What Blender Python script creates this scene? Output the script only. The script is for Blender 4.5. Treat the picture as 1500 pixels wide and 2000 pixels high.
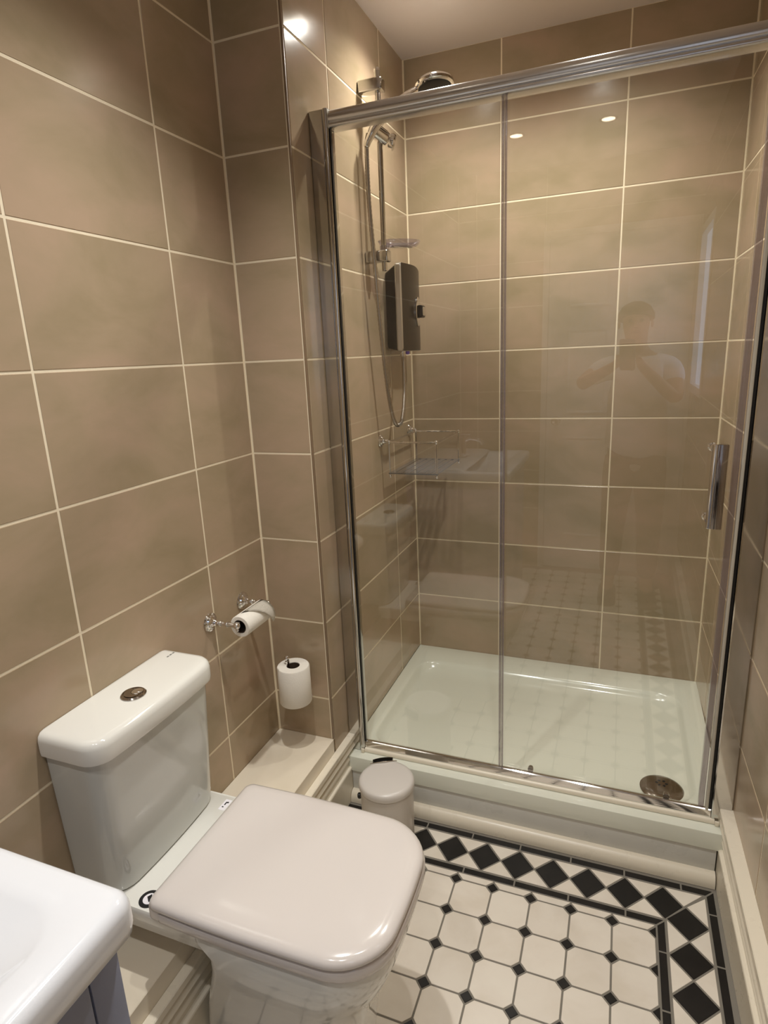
import bpy, bmesh, math, random
from mathutils import Vector, Matrix
random.seed(7)
V3 = Vector
scene = bpy.context.scene
for o in list(bpy.data.objects):
    bpy.data.objects.remove(o, do_unlink=True)
COL = scene.collection

# ---------------------------------------------------------------- camera
CAM = V3((0.77374, -2.32085, 1.39679))
cr = V3((0.93302846, 0.35719102, -0.04327197))
cu = V3((-0.05040196, 0.24883214, 0.96723431))
cf = V3((-0.35625487, 0.90027615, -0.2501706))
cd = bpy.data.cameras.new('camera')
cd.sensor_fit = 'HORIZONTAL'
cd.sensor_width = 36.0
cd.lens = 36.0 * 1181.44 / 1500.0
cd.clip_start = 0.004
cam = bpy.data.objects.new('camera', cd)
COL.objects.link(cam)
M = Matrix(((cr.x, cu.x, -cf.x, CAM.x), (cr.y, cu.y, -cf.y, CAM.y), (cr.z, cu.z, -cf.z, CAM.z), (0, 0, 0, 1)))
cam.matrix_world = M
scene.camera = cam

# ---------------------------------------------------------------- world, exposure, lights
w = bpy.data.worlds.new('world')
scene.world = w
w.use_nodes = True
w.node_tree.nodes['Background'].inputs[0].default_value = (0.5, 0.6, 0.8, 1)
w.node_tree.nodes['Background'].inputs[1].default_value = 0.05
vs = scene.view_settings
vs.view_transform = 'Standard'
vs.look = 'None'
vs.gamma = 1.0
vs.exposure = 0.0
vs.use_curve_mapping = False
CEIL = 2.393


def spot(name, x, y, power, col, size=146, blend=1.0, radius=0.022):
    l = bpy.data.lights.new(name, 'SPOT')
    l.energy = power
    l.color = col
    l.spot_size = math.radians(size)
    l.spot_blend = blend
    l.shadow_soft_size = radius
    o = bpy.data.objects.new(name, l)
    o.location = (x, y, CEIL - 0.012)
    COL.objects.link(o)
    return o


# (x, y, watts, colour, cone degrees)
DOWN = [(0.215, -0.385, 28.0, (1, 0.975, 0.91), 142), (0.650, -0.420, 36.0, (1, 0.975, 0.91), 142),
        (0.235, -1.420, 47.0, (1, 0.99, 0.96), 106), (0.655, -1.420, 21.0, (1, 0.99, 0.96), 122),
        (0.240, -2.460, 21.0, (1, 0.99, 0.97), 112), (0.657, -2.440, 19.0, (1, 0.99, 0.97), 136)]
for x, y, p, c, sz in DOWN:
    spot('downlight_beam', x, y, p, c, sz)


# ---------------------------------------------------------------- materials
def srgb(r, g, b):
    f = lambda c: (c / 255 / 12.92) if c / 255 <= 0.04045 else ((c / 255 + 0.055) / 1.055) ** 2.4
    return (f(r), f(g), f(b), 1)


def mat(name, col, rough=0.5, metal=0.0, spec=0.5, **kw):
    m = bpy.data.materials.new(name)
    m.use_nodes = True
    b = m.node_tree.nodes['Principled BSDF']
    b.inputs['Base Color'].default_value = col
    b.inputs['Roughness'].default_value = rough
    b.inputs['Metallic'].default_value = metal
    b.inputs['Specular IOR Level'].default_value = spec
    for k, v in kw.items():
        b.inputs[k].default_value = v
    return m


def noise_rough(m, scale=30, amt=0.08, bump=0.0, bscale=200):
    nt = m.node_tree
    b = nt.nodes['Principled BSDF']
    tc = nt.nodes.new('ShaderNodeTexCoord')
    n = nt.nodes.new('ShaderNodeTexNoise')
    n.inputs['Scale'].default_value = scale
    n.inputs['Detail'].default_value = 4
    nt.links.new(tc.outputs['Object'], n.inputs['Vector'])
    mr = nt.nodes.new('ShaderNodeMapRange')
    r = b.inputs['Roughness'].default_value
    mr.inputs['From Min'].default_value = 0.3
    mr.inputs['From Max'].default_value = 0.7
    mr.inputs['To Min'].default_value = max(0, r - amt)
    mr.inputs['To Max'].default_value = r + amt
    nt.links.new(n.outputs['Fac'], mr.inputs['Value'])
    nt.links.new(mr.outputs[0], b.inputs['Roughness'])
    if bump:
        n2 = nt.nodes.new('ShaderNodeTexNoise')
        n2.inputs['Scale'].default_value = bscale
        nt.links.new(tc.outputs['Object'], n2.inputs['Vector'])
        bp = nt.nodes.new('ShaderNodeBump')
        bp.inputs['Strength'].default_value = bump
        bp.inputs['Distance'].default_value = 0.001
        nt.links.new(n2.outputs['Fac'], bp.inputs['Height'])
        nt.links.new(bp.outputs[0], b.inputs['Normal'])
    return m


def mottled(name, cols, rough, scale=4.0, per_obj=0.06, bump=0.12, spec=0.5, stretch=(1, 1, 1)):
    """cloudy two / three tone glaze driven by world position, small tint per tile"""
    m = bpy.data.materials.new(name)
    m.use_nodes = True
    nt = m.node_tree
    b = nt.nodes['Principled BSDF']
    b.inputs['Roughness'].default_value = rough
    b.inputs['Specular IOR Level'].default_value = spec
    geo = nt.nodes.new('ShaderNodeNewGeometry')
    oi = nt.nodes.new('ShaderNodeObjectInfo')
    add = nt.nodes.new('ShaderNodeVectorMath')
    add.operation = 'MULTIPLY_ADD'
    add.inputs[1].default_value = stretch
    mul = nt.nodes.new('ShaderNodeVectorMath')
    mul.operation = 'SCALE'
    mul.inputs['Scale'].default_value = 7.0
    cmb = nt.nodes.new('ShaderNodeCombineXYZ')
    for i in range(3):
        nt.links.new(oi.outputs['Random'], cmb.inputs[i])
    nt.links.new(cmb.outputs[0], mul.inputs[0])
    nt.links.new(geo.outputs['Position'], add.inputs[0])
    nt.links.new(mul.outputs[0], add.inputs[2])
    n = nt.nodes.new('ShaderNodeTexNoise')
    n.inputs['Scale'].default_value = scale
    n.inputs['Detail'].default_value = 5
    n.inputs['Roughness'].default_value = 0.55
    n.inputs['Distortion'].default_value = 0.4
    nt.links.new(add.outputs[0], n.inputs['Vector'])
    cr_ = nt.nodes.new('ShaderNodeValToRGB')
    e = cr_.color_ramp.elements
    e[0].position = 0.33
    e[0].color = cols[0]
    e[1].position = 0.67
    e[1].color = cols[-1]
    if len(cols) > 2:
        k = cr_.color_ramp.elements.new(0.5)
        k.color = cols[1]
    nt.links.new(n.outputs['Fac'], cr_.inputs[0])
    mr = nt.nodes.new('ShaderNodeMapRange')
    mr.inputs['To Min'].default_value = 1 - per_obj
    mr.inputs['To Max'].default_value = 1 + per_obj
    nt.links.new(oi.outputs['Random'], mr.inputs['Value'])
    mx = nt.nodes.new('ShaderNodeVectorMath')
    mx.operation = 'SCALE'
    nt.links.new(cr_.outputs[0], mx.inputs[0])
    nt.links.new(mr.outputs[0], mx.inputs['Scale'])
    nt.links.new(mx.outputs[0], b.inputs['Base Color'])
    if bump:
        n2 = nt.nodes.new('ShaderNodeTexNoise')
        n2.inputs['Scale'].default_value = 9
        n2.inputs['Detail'].default_value = 2
        nt.links.new(add.outputs[0], n2.inputs['Vector'])
        bp = nt.nodes.new('ShaderNodeBump')
        bp.inputs['Strength'].default_value = bump
        bp.inputs['Distance'].default_value = 0.01
        nt.links.new(n2.outputs['Fac'], bp.inputs['Height'])
        nt.links.new(bp.outputs[0], b.inputs['Normal'])
    return m


def glass(name, tint, ior=1.5, rough=0.0, gain=1.0, haze=0.0):
    m = bpy.data.materials.new(name)
    m.use_nodes = True
    nt = m.node_tree
    nt.nodes.clear()
    out = nt.nodes.new('ShaderNodeOutputMaterial')
    geo = nt.nodes.new('ShaderNodeNewGeometry')
    mr = nt.nodes.new('ShaderNodeMapRange')
    mr.inputs['To Min'].default_value = ior
    mr.inputs['To Max'].default_value = 1.0 / ior
    nt.links.new(geo.outputs['Backfacing'], mr.inputs['Value'])
    fr = nt.nodes.new('ShaderNodeFresnel')
    nt.links.new(mr.outputs[0], fr.inputs['IOR'])
    mg = nt.nodes.new('ShaderNodeMath')
    mg.operation = 'MULTIPLY'
    mg.use_clamp = True
    mg.inputs[1].default_value = gain
    nt.links.new(fr.outputs[0], mg.inputs[0])
    tr = nt.nodes.new('ShaderNodeBsdfTransparent')
    tr.inputs[0].default_value = tint
    gl = nt.nodes.new('ShaderNodeBsdfGlossy')
    gl.inputs['Roughness'].default_value = rough
    gl.inputs['Color'].default_value = (1, 1, 1, 1)
    mx = nt.nodes.new('ShaderNodeMixShader')
    nt.links.new(mg.outputs[0], mx.inputs[0])
    nt.links.new(tr.outputs[0], mx.inputs[1])
    nt.links.new(gl.outputs[0], mx.inputs[2])
    last = mx
    if haze:
        df = nt.nodes.new('ShaderNodeBsdfDiffuse')
        df.inputs[0].default_value = (0.42, 0.38, 0.42, 1)
        m2 = nt.nodes.new('ShaderNodeMixShader')
        m2.inputs[0].default_value = haze
        nt.links.new(mx.outputs[0], m2.inputs[1])
        nt.links.new(df.outputs[0], m2.inputs[2])
        last = m2
    nt.links.new(last.outputs[0], out.inputs[0])
    return m


def emit(name, col, s):
    m = bpy.data.materials.new(name)
    m.use_nodes = True
    nt = m.node_tree
    b = nt.nodes['Principled BSDF']
    b.inputs['Emission Color'].default_value = col
    b.inputs['Emission Strength'].default_value = s
    return m


TILE = mottled('beige_glazed_tile', [srgb(162, 145, 116), srgb(174, 154, 127), srgb(183, 159, 134)], 0.19, scale=3.8, per_obj=0.035, bump=0.05, stretch=(1, 1, 1.8))
GROUT = noise_rough(mat('cream_grout', srgb(240, 226, 198), 0.85), 60, 0.05, 0.3, 300)
CAULK = mat('cream_caulk', srgb(214, 200, 178), 0.5)
FGROUT = noise_rough(mat('grey_grout', srgb(128, 122, 112), 0.9), 60, 0.05, 0.3, 300)
OCT = mottled('cream_floor_tile', [srgb(222, 211, 195), srgb(229, 219, 205), srgb(233, 224, 210)], 0.33, scale=8, per_obj=0.03, bump=0.02)
BLK = mottled('black_floor_tile', [srgb(22, 19, 17), srgb(26, 23, 21), srgb(32, 28, 26)], 0.36, scale=14, per_obj=0.1, bump=0.02, spec=0.35)
CEILM = noise_rough(mat('ceiling_paint', srgb(228, 216, 206), 0.75), 40, 0.05, 0.2, 180)
WPAINT = noise_rough(mat('cream_gloss_paint', srgb(238, 228, 208), 0.3), 25, 0.04)
BOXM = mottled('cream_boxing_top', [srgb(232, 220, 198), srgb(238, 226, 205), srgb(240, 230, 210)], 0.3, scale=5, per_obj=0, bump=0.05)
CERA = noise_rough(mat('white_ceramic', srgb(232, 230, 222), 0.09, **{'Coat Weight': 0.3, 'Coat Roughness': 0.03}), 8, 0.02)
CERA_SHADE = noise_rough(mat('shaded_ceramic', srgb(205, 205, 198), 0.10, **{'Coat Weight': 0.3, 'Coat Roughness': 0.03}), 8, 0.02)  # white ceramic again, darkened: the cistern's shade is put into the colour
SEAT = noise_rough(mat('white_seat_plastic', srgb(222, 214, 208), 0.14, **{'Coat Weight': 0.2, 'Coat Roughness': 0.05}), 8, 0.02)
BASIN = noise_rough(mat('white_basin', srgb(228, 230, 234), 0.12, **{'Coat Weight': 0.3, 'Coat Roughness': 0.05}), 8, 0.02)
TRAY = noise_rough(mat('tray_acrylic', srgb(228, 229, 214), 0.16, **{'Coat Weight': 0.2}), 5, 0.05, 0.05, 12)
LIPM = noise_rough(mat('tray_plinth_white', srgb(214, 212, 204), 0.3), 12, 0.06)
CHROME = mat('chrome', (0.80, 0.78, 0.76, 1), 0.06, 1.0)
POST = mat('polished_post', (0.60, 0.585, 0.56, 1), 0.09, 1.0)
TRIMB = mat('brown_corner_trim', srgb(138, 116, 92), 0.3)
HOSEM = mat('hose_metal', (0.42, 0.38, 0.34, 1), 0.25, 1.0)
REFLCH = mat('chrome_dark_reflection', (0.30, 0.27, 0.25, 1), 0.10, 1.0)  # dark tone stands in for brown tile mirrored in the handle
CHROME2 = mat('polished_rail', (0.68, 0.68, 0.68, 1), 0.22, 1.0)
NICKEL = mat('dark_nickel', (0.42, 0.38, 0.34, 1), 0.14, 1.0)
ALU = mat('satin_aluminium', (0.66, 0.65, 0.63, 1), 0.3, 1.0)
SHELFM = glass('basket_shelf_clear', (0.50, 0.53, 0.52, 1), rough=0.08, gain=1.5, haze=0.08)
DARK = mat('dark_rubber', srgb(18, 16, 15), 0.45)
PIANO = mat('piano_black', srgb(8, 7, 7), 0.25, spec=0.25)
BRONZE = mat('smoked_bronze_front', srgb(42, 33, 24), 0.3, 0.0, 0.3)
PAPER = noise_rough(mat('tissue_paper', srgb(238, 232, 220), 0.95), 40, 0.03, 0.5, 260)
BINM = mat('grey_enamel', srgb(212, 205, 197), 0.3)
CABM = noise_rough(mat('blue_grey_cabinet', srgb(140, 146, 168), 0.4), 20, 0.05)
GLASS = glass('shower_glass', (0.975, 0.98, 0.97, 1), gain=1.1)
SEAL = glass('clear_seal', (0.74, 0.70, 0.72, 1), rough=0.15, gain=1.2, haze=0.16)
MAGSEAL = mat('white_magnetic_seal', srgb(206, 200, 186), 0.35)
DISHM = glass('clear_plastic', (0.86, 0.84, 0.90, 1), rough=0.04, gain=3.0, haze=0.06)
DOORM = mat('white_door_paint', srgb(232, 230, 228), 0.4)
BLACK = mat('black_print', srgb(16, 14, 16), 0.5)
STICK = mat('white_sticker', srgb(240, 236, 240), 0.4)
VIOLET = mat('violet_glow_paint', srgb(120, 90, 220), 0.3)  # violet glow painted as a plain diffuse colour


# ---------------------------------------------------------------- helpers
def lk(o):
    COL.objects.link(o)
    return o


def tag(o, label=None, cat=None, group=None, kind=None):
    if label: o['label'] = label
    if cat: o['category'] = cat
    if group: o['group'] = group
    if kind: o['kind'] = kind
    return o


def thing(name, label, cat, loc, group=None):
    o = lk(bpy.data.objects.new(name, None))
    o.empty_display_size = 0.05
    o.location = loc
    return tag(o, label, cat, group)


def wloc(o):
    p = V3(o.location)
    if o.parent: p = p + wloc(o.parent)
    return p


def obj(name, bm, m, parent=None, smooth=True, loc=None, angle=35, label=None):
    """bm holds WORLD coordinates; origin goes to loc (default: centre)."""
    bmesh.ops.recalc_face_normals(bm, faces=bm.faces)
    me = bpy.data.meshes.new(name)
    if loc is None:
        c = V3((0, 0, 0))
        for v in bm.verts: c += v.co
        loc = c / max(1, len(bm.verts))
    loc = V3(loc)
    bmesh.ops.translate(bm, verts=bm.verts, vec=-loc)
    if smooth:
        for f in bm.faces: f.smooth = True
        for e in bm.edges:
            if len(e.link_faces) == 2 and e.calc_face_angle(0) > math.radians(angle): e.smooth = False
    bm.to_mesh(me)
    bm.free()
    if m: me.materials.append(m)
    o = lk(bpy.data.objects.new(name, me))
    if parent:
        o.parent = parent
        o.location = loc - wloc(parent)
    else:
        o.location = loc
    if label: o['label'] = label
    return o


def B(*boxes, bev=0.0, seg=2):
    bm = bmesh.new()
    for (x0, x1, y0, y1, z0, z1) in boxes:
        r = bmesh.ops.create_cube(bm, size=1)
        for v in r['verts']:
            v.co = V3(((x0 + x1) / 2 + v.co.x * (x1 - x0), (y0 + y1) / 2 + v.co.y * (y1 - y0), (z0 + z1) / 2 + v.co.z * (z1 - z0)))
    if bev:
        bmesh.ops.bevel(bm, geom=list(bm.edges), offset=bev, segments=seg, affect='EDGES', profile=0.5)
    return bm


def frame(d):
    d = V3(d).normalized()
    a = V3((0, 0, 1)) if abs(d.z) < 0.9 else V3((1, 0, 0))
    x = d.cross(a).normalized()
    return x, d.cross(x).normalized(), d


def lathe(bm, prof, o, d=(0, 0, 1), n=24, sx=1.0, sy=1.0):
    """prof: list of (radius, height along d)."""
    x, y, d = frame(d)
    o = V3(o)
    rings = []
    for r, h in prof:
        if r < 1e-6:
            rings.append([bm.verts.new(o + d * h)])
        else:
            rings.append([bm.verts.new(o + d * h + x * (r * sx * math.cos(2 * math.pi * i / n)) + y * (r * sy * math.sin(2 * math.pi * i / n))) for i in range(n)])
    for a, b in zip(rings, rings[1:]):
        for i in range(n):
            j = (i + 1) % n
            if len(a) == 1 and len(b) == 1: continue
            if len(a) == 1: bm.faces.new((a[0], b[i], b[j]))
            elif len(b) == 1: bm.faces.new((a[i], a[j], b[0]))
            else: bm.faces.new((a[i], a[j], b[j], b[i]))
    if len(rings[0]) > 1: bm.faces.new(rings[0])
    if len(rings[-1]) > 1: bm.faces.new(rings[-1])
    return bm


def LA(prof, o, d=(0, 0, 1), n=24, **k):
    return lathe(bmesh.new(), prof, o, d, n, **k)


def ball(bm, c, r, n=14):
    lathe(bm, [(r * math.sin(math.pi * k / 8), -r * math.cos(math.pi * k / 8)) for k in range(9)], c, (0, 0, 1), n)
    return bm


def catmull(P, k=6):
    P = [V3(p) for p in P]
    Q = [P[0] * 2 - P[1]] + P + [P[-1] * 2 - P[-2]]
    out = []
    for i in range(1, len(Q) - 2):
        a, b, c, d = Q[i - 1:i + 3]
        for s in range(k):
            t = s / k
            out.append(0.5 * (2 * b + (c - a) * t + (2 * a - 5 * b + 4 * c - d) * t * t + (3 * b - a - 3 * c + d) * t ** 3))
    out.append(P[-1])
    return out


def tube(bm, P, r, n=10, cap=True):
    P = [V3(p) for p in P]
    R = r if isinstance(r, (list, tuple)) else [r] * len(P)
    prev = None
    rings = []
    for i, p in enumerate(P):
        t = (P[min(i + 1, len(P) - 1)] - P[max(i - 1, 0)]).normalized()
        if prev is None:
            x, y, _ = frame(t)
        else:
            x = (prev - t * prev.dot(t)).normalized()
            y = t.cross(x)
        prev = x
        rings.append([bm.verts.new(p + (x * math.cos(2 * math.pi * k / n) + y * math.sin(2 * math.pi * k / n)) * R[i]) for k in range(n)])
    for a, b in zip(rings, rings[1:]):
        for k in range(n):
            j = (k + 1) % n
            bm.faces.new((a[k], a[j], b[j], b[k]))
    if cap:
        bm.faces.new(rings[0])
        bm.faces.new(rings[-1])
    return bm


def rrect(x0, x1, y0, y1, r, k=6, rs=None):
    """rounded rectangle, ccw from lower right; rs = radii (x1y0, x1y1, x0y1, x0y0)"""
    rs = rs or (r, r, r, r)
    out = []
    for (cx, cy, a0), rr in zip(((x1, y0, -90), (x1, y1, 0), (x0, y1, 90), (x0, y0, 180)), rs):
        sx = -1 if cx == x1 else 1
        sy = 1 if cy == y0 else -1
        for s in range(k + 1):
            a = math.radians(a0 + 90 * s / k)
            out.append((cx + sx * rr + rr * math.cos(a), cy + sy * rr + rr * math.sin(a)))
    return out


def loft(bm, loops, cap0=True, cap1=True):
    rings = [[bm.verts.new(V3(p)) for p in L] for L in loops]
    n = len(rings[0])
    for a, b in zip(rings, rings[1:]):
        for i in range(n):
            j = (i + 1) % n
            bm.faces.new((a[i], a[j], b[j], b[i]))
    if cap0: bm.faces.new(rings[0])
    if cap1: bm.faces.new(rings[-1])
    return bm


def zl(pts, z): return [(x, y, z) for x, y in pts]


def inset(poly, d):
    n = len(poly)
    out = []
    area = sum(poly[i][0] * poly[(i + 1) % n][1] - poly[(i + 1) % n][0] * poly[i][1] for i in range(n))
    s = 1 if area > 0 else -1
    for i in range(n):
        p0, p1, p2 = V3((*poly[i - 1], 0)), V3((*poly[i], 0)), V3((*poly[(i + 1) % n], 0))
        e1, e2 = (p1 - p0).normalized(), (p2 - p1).normalized()
        n1, n2 = V3((-e1.y, e1.x, 0)) * s, V3((-e2.y, e2.x, 0)) * s
        b = (n1 + n2)
        b = b / max(0.15, b.dot(n1))
        q = p1 + b * d
        out.append((q.x, q.y))
    return out


def ext(bm, prof, a0, a1, axis):
    """extrude closed 2-D profile along axis: 'x' profile=(y,z); 'y' profile=(x,z)"""
    mk = (lambda p, a: (a, p[0], p[1])) if axis == 'x' else (lambda p, a: (p[0], a, p[1]))
    return loft(bm, [[mk(p, a0) for p in prof], [mk(p, a1) for p in prof]])


# ---------------------------------------------------------------- tiled walls
XL, YO, W = -0.1916, -0.870, 1.0909
ROW0 = 1.3959
ZC = [ROW0 + k * 0.25 for k in range(-6, 5)]
GAP = 0.0050
_tm = {}


def tile_mesh(wd, ht):
    key = (round(wd, 4), round(ht, 4))
    if key not in _tm:
        bm = B((0, wd, 0, 0.008, 0, ht))
        fe = [e for e in bm.edges if all(abs(v.co.y) < 1e-6 for v in e.verts)]
        bmesh.ops.bevel(bm, geom=fe, offset=0.0009, segments=1, affect='EDGES')
        bmesh.ops.recalc_face_normals(bm, faces=bm.faces)
        me = bpy.data.meshes.new('tile')
        bm.to_mesh(me)
        bm.free()
        me.materials.append(TILE)
        _tm[key] = me
    return _tm[key]


def tiled_wall(name, origin, rot, length, z0, z1, cuts, zcuts, e0=0.004, e1=0.004, hole=None, thick=0.05, x0e=0.03, x1e=0.03):
    """local frame: x along the wall, y into the wall, z up; tile faces at y = 0"""
    wall = lk(bpy.data.objects.new(name, None)) if False else None
    bm = bmesh.new()
    rects = [(-x0e, length + x1e, z0, z1 + 0.02)]
    if hole:
        hx0, hx1, hz0, hz1 = hole
        rects = [(-x0e, hx0, z0, z1 + 0.02), (hx1, length + x1e, z0, z1 + 0.02), (hx0, hx1, hz1, z1 + 0.02)]
        if hz0 > z0: rects.append((hx0, hx1, z0, hz0))
    for x0, x1, a, b in rects:
        if x1 - x0 < 1e-4: continue
        r = bmesh.ops.create_cube(bm, size=1)
        for v in r['verts']:
            v.co = V3(((x0 + x1) / 2 + v.co.x * (x1 - x0), 0.0009 + thick / 2 + v.co.y * thick, (a + b) / 2 + v.co.z * (b - a)))
    me = bpy.data.meshes.new(name)
    bm.to_mesh(me)
    bm.free()
    me.materials.append(GROUT)
    wo = lk(bpy.data.objects.new(name, me))
    wo['kind'] = 'structure'
    wo.location = origin
    wo.rotation_euler = (0, 0, rot)
    cx = [0.0] + sorted(c for c in cuts if 0.02 < c < length - 0.02) + [length]
    cz = [z0] + sorted(c for c in zcuts if z0 + 0.008 < c < z1 - 0.008) + [z1]
    for i in range(len(cx) - 1):
        for k in range(len(cz) - 1):
            a = cx[i] + (e0 if i == 0 else GAP / 2)
            b = cx[i + 1] - (e1 if i == len(cx) - 2 else GAP / 2)
            c = cz[k] + (0.003 if k == 0 else GAP / 2)
            d = cz[k + 1] - (0.001 if k == len(cz) - 2 else GAP / 2)
            pieces = [(a, b, c, d)]
            if hole:
                hx0, hx1, hz0, hz1 = hole
                if a < hx1 and b > hx0 and c < hz1 and d > hz0:
                    pieces = []
                    if a < hx0 - 0.02: pieces.append((a, hx0, c, d))
                    if b > hx1 + 0.02: pieces.append((hx1, b, c, d))
                    m0, m1 = max(a, hx0), min(b, hx1)
                    if d > hz1 + 0.01: pieces.append((m0, m1, max(c, hz1), d))
                    if c < hz0 - 0.01: pieces.append((m0, m1, c, min(d, hz0)))
            for (p, q, s, t) in pieces:
                o = lk(bpy.data.objects.new('tile', tile_mesh(q - p, t - s)))
                o.parent = wo
                o.location = (p, random.uniform(-0.0002, 0.0002), s)
                o.rotation_euler = (random.uniform(-.0006, .0006), 0, random.uniform(-.0006, .0006))
    return wo


YR = -3.06
H = math.pi / 2
tiled_wall('wall_back', (0, 0, 0), 0, W, 0.0, CEIL, [0.3464, 0.7468], ZC)
# shower side wall, local x runs from the front corner (y=-.87) to the back
ws = tiled_wall('wall_shower', (0, YO, 0), H, -YO, 0.155, CEIL, [YO * -1 - 0.635, -YO - 0.235], ZC, e0=0.0082, x0e=-0.012)
wa = tiled_wall('wall_alcove', (XL, YO, 0), 0, -XL, 0.255, CEIL, [], ZC, e1=0.0082, x1e=-0.0016)
ct = obj('corner_trim', B((-0.0056, 0.0003, YO - 0.0003, YO + 0.0056, 0.2585, CEIL), bev=0.0012), TRIMB, None, loc=(XL, YO, 0))
ct.parent = wa
ct.location = (0, 0, 0)
cuts_left = [-1.1209 - 0.4035 * k for k in range(5)]
tiled_wall('wall_left', (XL, YR, 0), H, YO - YR, 0.255, CEIL, [c - YR for c in cuts_left], ZC)
RA = math.atan2(-1, 0.0145)
wr = tiled_wall('wall_right', (W, 0, 0), RA, 3.10, 0.0, CEIL, [0.235 + 0.4 * k for k in range(8)], ZC, hole=(2.45, 2.95, 1.146, 1.96))
wf = tiled_wall('wall_front', (1.14, YR, 0), math.pi, 1.14 - XL, 0.0, CEIL, [0.02 + 0.4 * k for k in range(1, 4)], ZC, hole=(0.0, 0.83, 0.0, 2.05))


def RW(y): return W - 0.0145 * y      # x of the slightly skewed right wall at depth y


# floor, ceiling
obj('floor', B((XL - 0.02, 1.16, YR - 0.02, 0.05, -0.06, -0.0012)), FGROUT, smooth=False, loc=(0, 0, 0))
floor = bpy.data.objects['floor']
floor['kind'] = 'structure'
hb = obj('ceiling', B((XL - 0.05, 1.2, YR - 0.05, 0.05, CEIL, CEIL + 0.06)), CEILM, smooth=False, loc=(0, 0, 0))
hb['kind'] = 'structure'

# ---------------------------------------------------------------- floor tiles
_fm = {}


def ftile(name, poly, m, key=None, ins=0.0022):
    cx = sum(p[0] for p in poly) / len(poly)
    cy = sum(p[1] for p in poly) / len(poly)
    if key is None or key not in _fm:
        rel = [(x - cx, y - cy) for x, y in poly]
        a = inset(rel, ins)
        b = inset(rel, ins + 0.0007)
        bm = loft(bmesh.new(), [zl(a, -0.006), zl(a, -0.0006), zl(b, 0.0)])
        bmesh.ops.recalc_face_normals(bm, faces=bm.faces)
        me = bpy.data.meshes.new(name)
        bm.to_mesh(me)
        bm.free()
        me.materials.append(m)
        if key is not None: _fm[key] = me
    else:
        me = _fm[key]
    o = lk(bpy.data.objects.new(name, me))
    o.parent = floor
    o.location = (cx, cy, random.uniform(-0.0002, 0.0002))
    return o


P0 = 0.1003
GX, GY = 0.3171, -1.0040
D = 0.0175          # half diagonal of the small black square
XI, XO = 0.9215, 1.0660    # right border: inner edge of inner strip, outer edge of outer strip
YT = -0.9815        # inner edge of top border


def clip(poly, axis, val, keep_less):
    out = []
    n = len(poly)
    for i in range(n):
        p, q = poly[i], poly[(i + 1) % n]
        pin = (p[axis] <= val) == keep_less
        qin = (q[axis] <= val) == keep_less
        if pin: out.append(p)
        if pin != qin:
            t = (val - p[axis]) / (q[axis] - p[axis])
            out.append((p[0] + t * (q[0] - p[0]), p[1] + t * (q[1] - p[1])))
    return out


def put(name, poly, m, key):
    k = key
    if max(p[0] for p in poly) > XI:
        poly = clip(poly, 0, XI, True)
        k = key + 'r'
    if poly and max(p[1] for p in poly) > YT:
        poly = clip(poly, 1, YT, True)
        k = k + 't'
    if len(poly) < 3: return
    if max(p[0] for p in poly) - min(p[0] for p in poly) < 0.007 or max(p[1] for p in poly) - min(p[1] for p in poly) < 0.007: return
    ftile(name, poly, m, k if k == key else None)


for j in range(-1, 20):
    for i in range(-3, 7):
        x, y = GX + i * P0, GY - j * P0
        if j >= 0:
            put('black_square_tile', [(x - D, y), (x, y - D), (x + D, y), (x, y + D)], BLK, 'sq')
        # octagon below-right of this dot
        x1, y1 = x + P0, y - P0
        o8 = [(x + D, y), (x, y - D), (x, y1 + D), (x + D, y1), (x1 - D, y1), (x1, y1 + D), (x1, y - D), (x1 - D, y)]
        if i < 6: put('octagon_tile', o8, OCT, 'oct')

# top border: strip, diamonds, strip
YOa, YOb = -0.8315, -0.8535
YIa, YIb = -0.9605, -0.9815
XR1, XR2, XR3, XR4 = 0.9215, 0.9425, 1.0445, 1.0660
js = [0.287 + 0.14 * k for k in range(-2, 6)] + [1.052]
xs = [x for x in js if x < 1.04]
for a, b in zip(xs, xs[1:] + [None]):
    if b is None:
        ftile('black_strip_tile', [(a, YOb), (XR3, YOb), (XR4, YOa), (a, YOa)], BLK)
    else:
        ftile('black_strip_tile', [(a, YOb), (b, YOb), (b, YOa), (a, YOa)], BLK, 'st')
xs = [0.43 + 0.14 * k for k in range(-3, 4)]
for a, b in zip(xs, xs[1:] + [None]):
    if b is None:
        ftile('black_strip_tile', [(a, YIb), (XR1, YIb), (XR2, YIa), (a, YIa)], BLK)
    else:
        ftile('black_strip_tile', [(a, YIb), (b, YIb), (b, YIa), (a, YIa)], BLK, 'st2')
yc = (YOb + YIa) / 2
hd = (YOb - YIa) / 2 - 0.002
PD = 0.0935
cx = [0.9425 - PD * k for k in range(0, 9)]
tY, bY = YOb, YIa
for k, x in enumerate(cx):
    ftile('black_diamond_tile', [(x - PD / 2, yc), (x, yc - hd), (x + PD / 2, yc), (x, yc + hd)], BLK, 'dia')
    if k:
        xr = cx[k - 1]
        m_ = (x + xr) / 2
        ftile('cream_triangle_tile', [(x, yc + hd), (m_, yc), (xr, yc + hd)], OCT, 'triu')
        ftile('cream_triangle_tile', [(x, yc - hd), (xr, yc - hd), (m_, yc)], OCT, 'trid')
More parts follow.
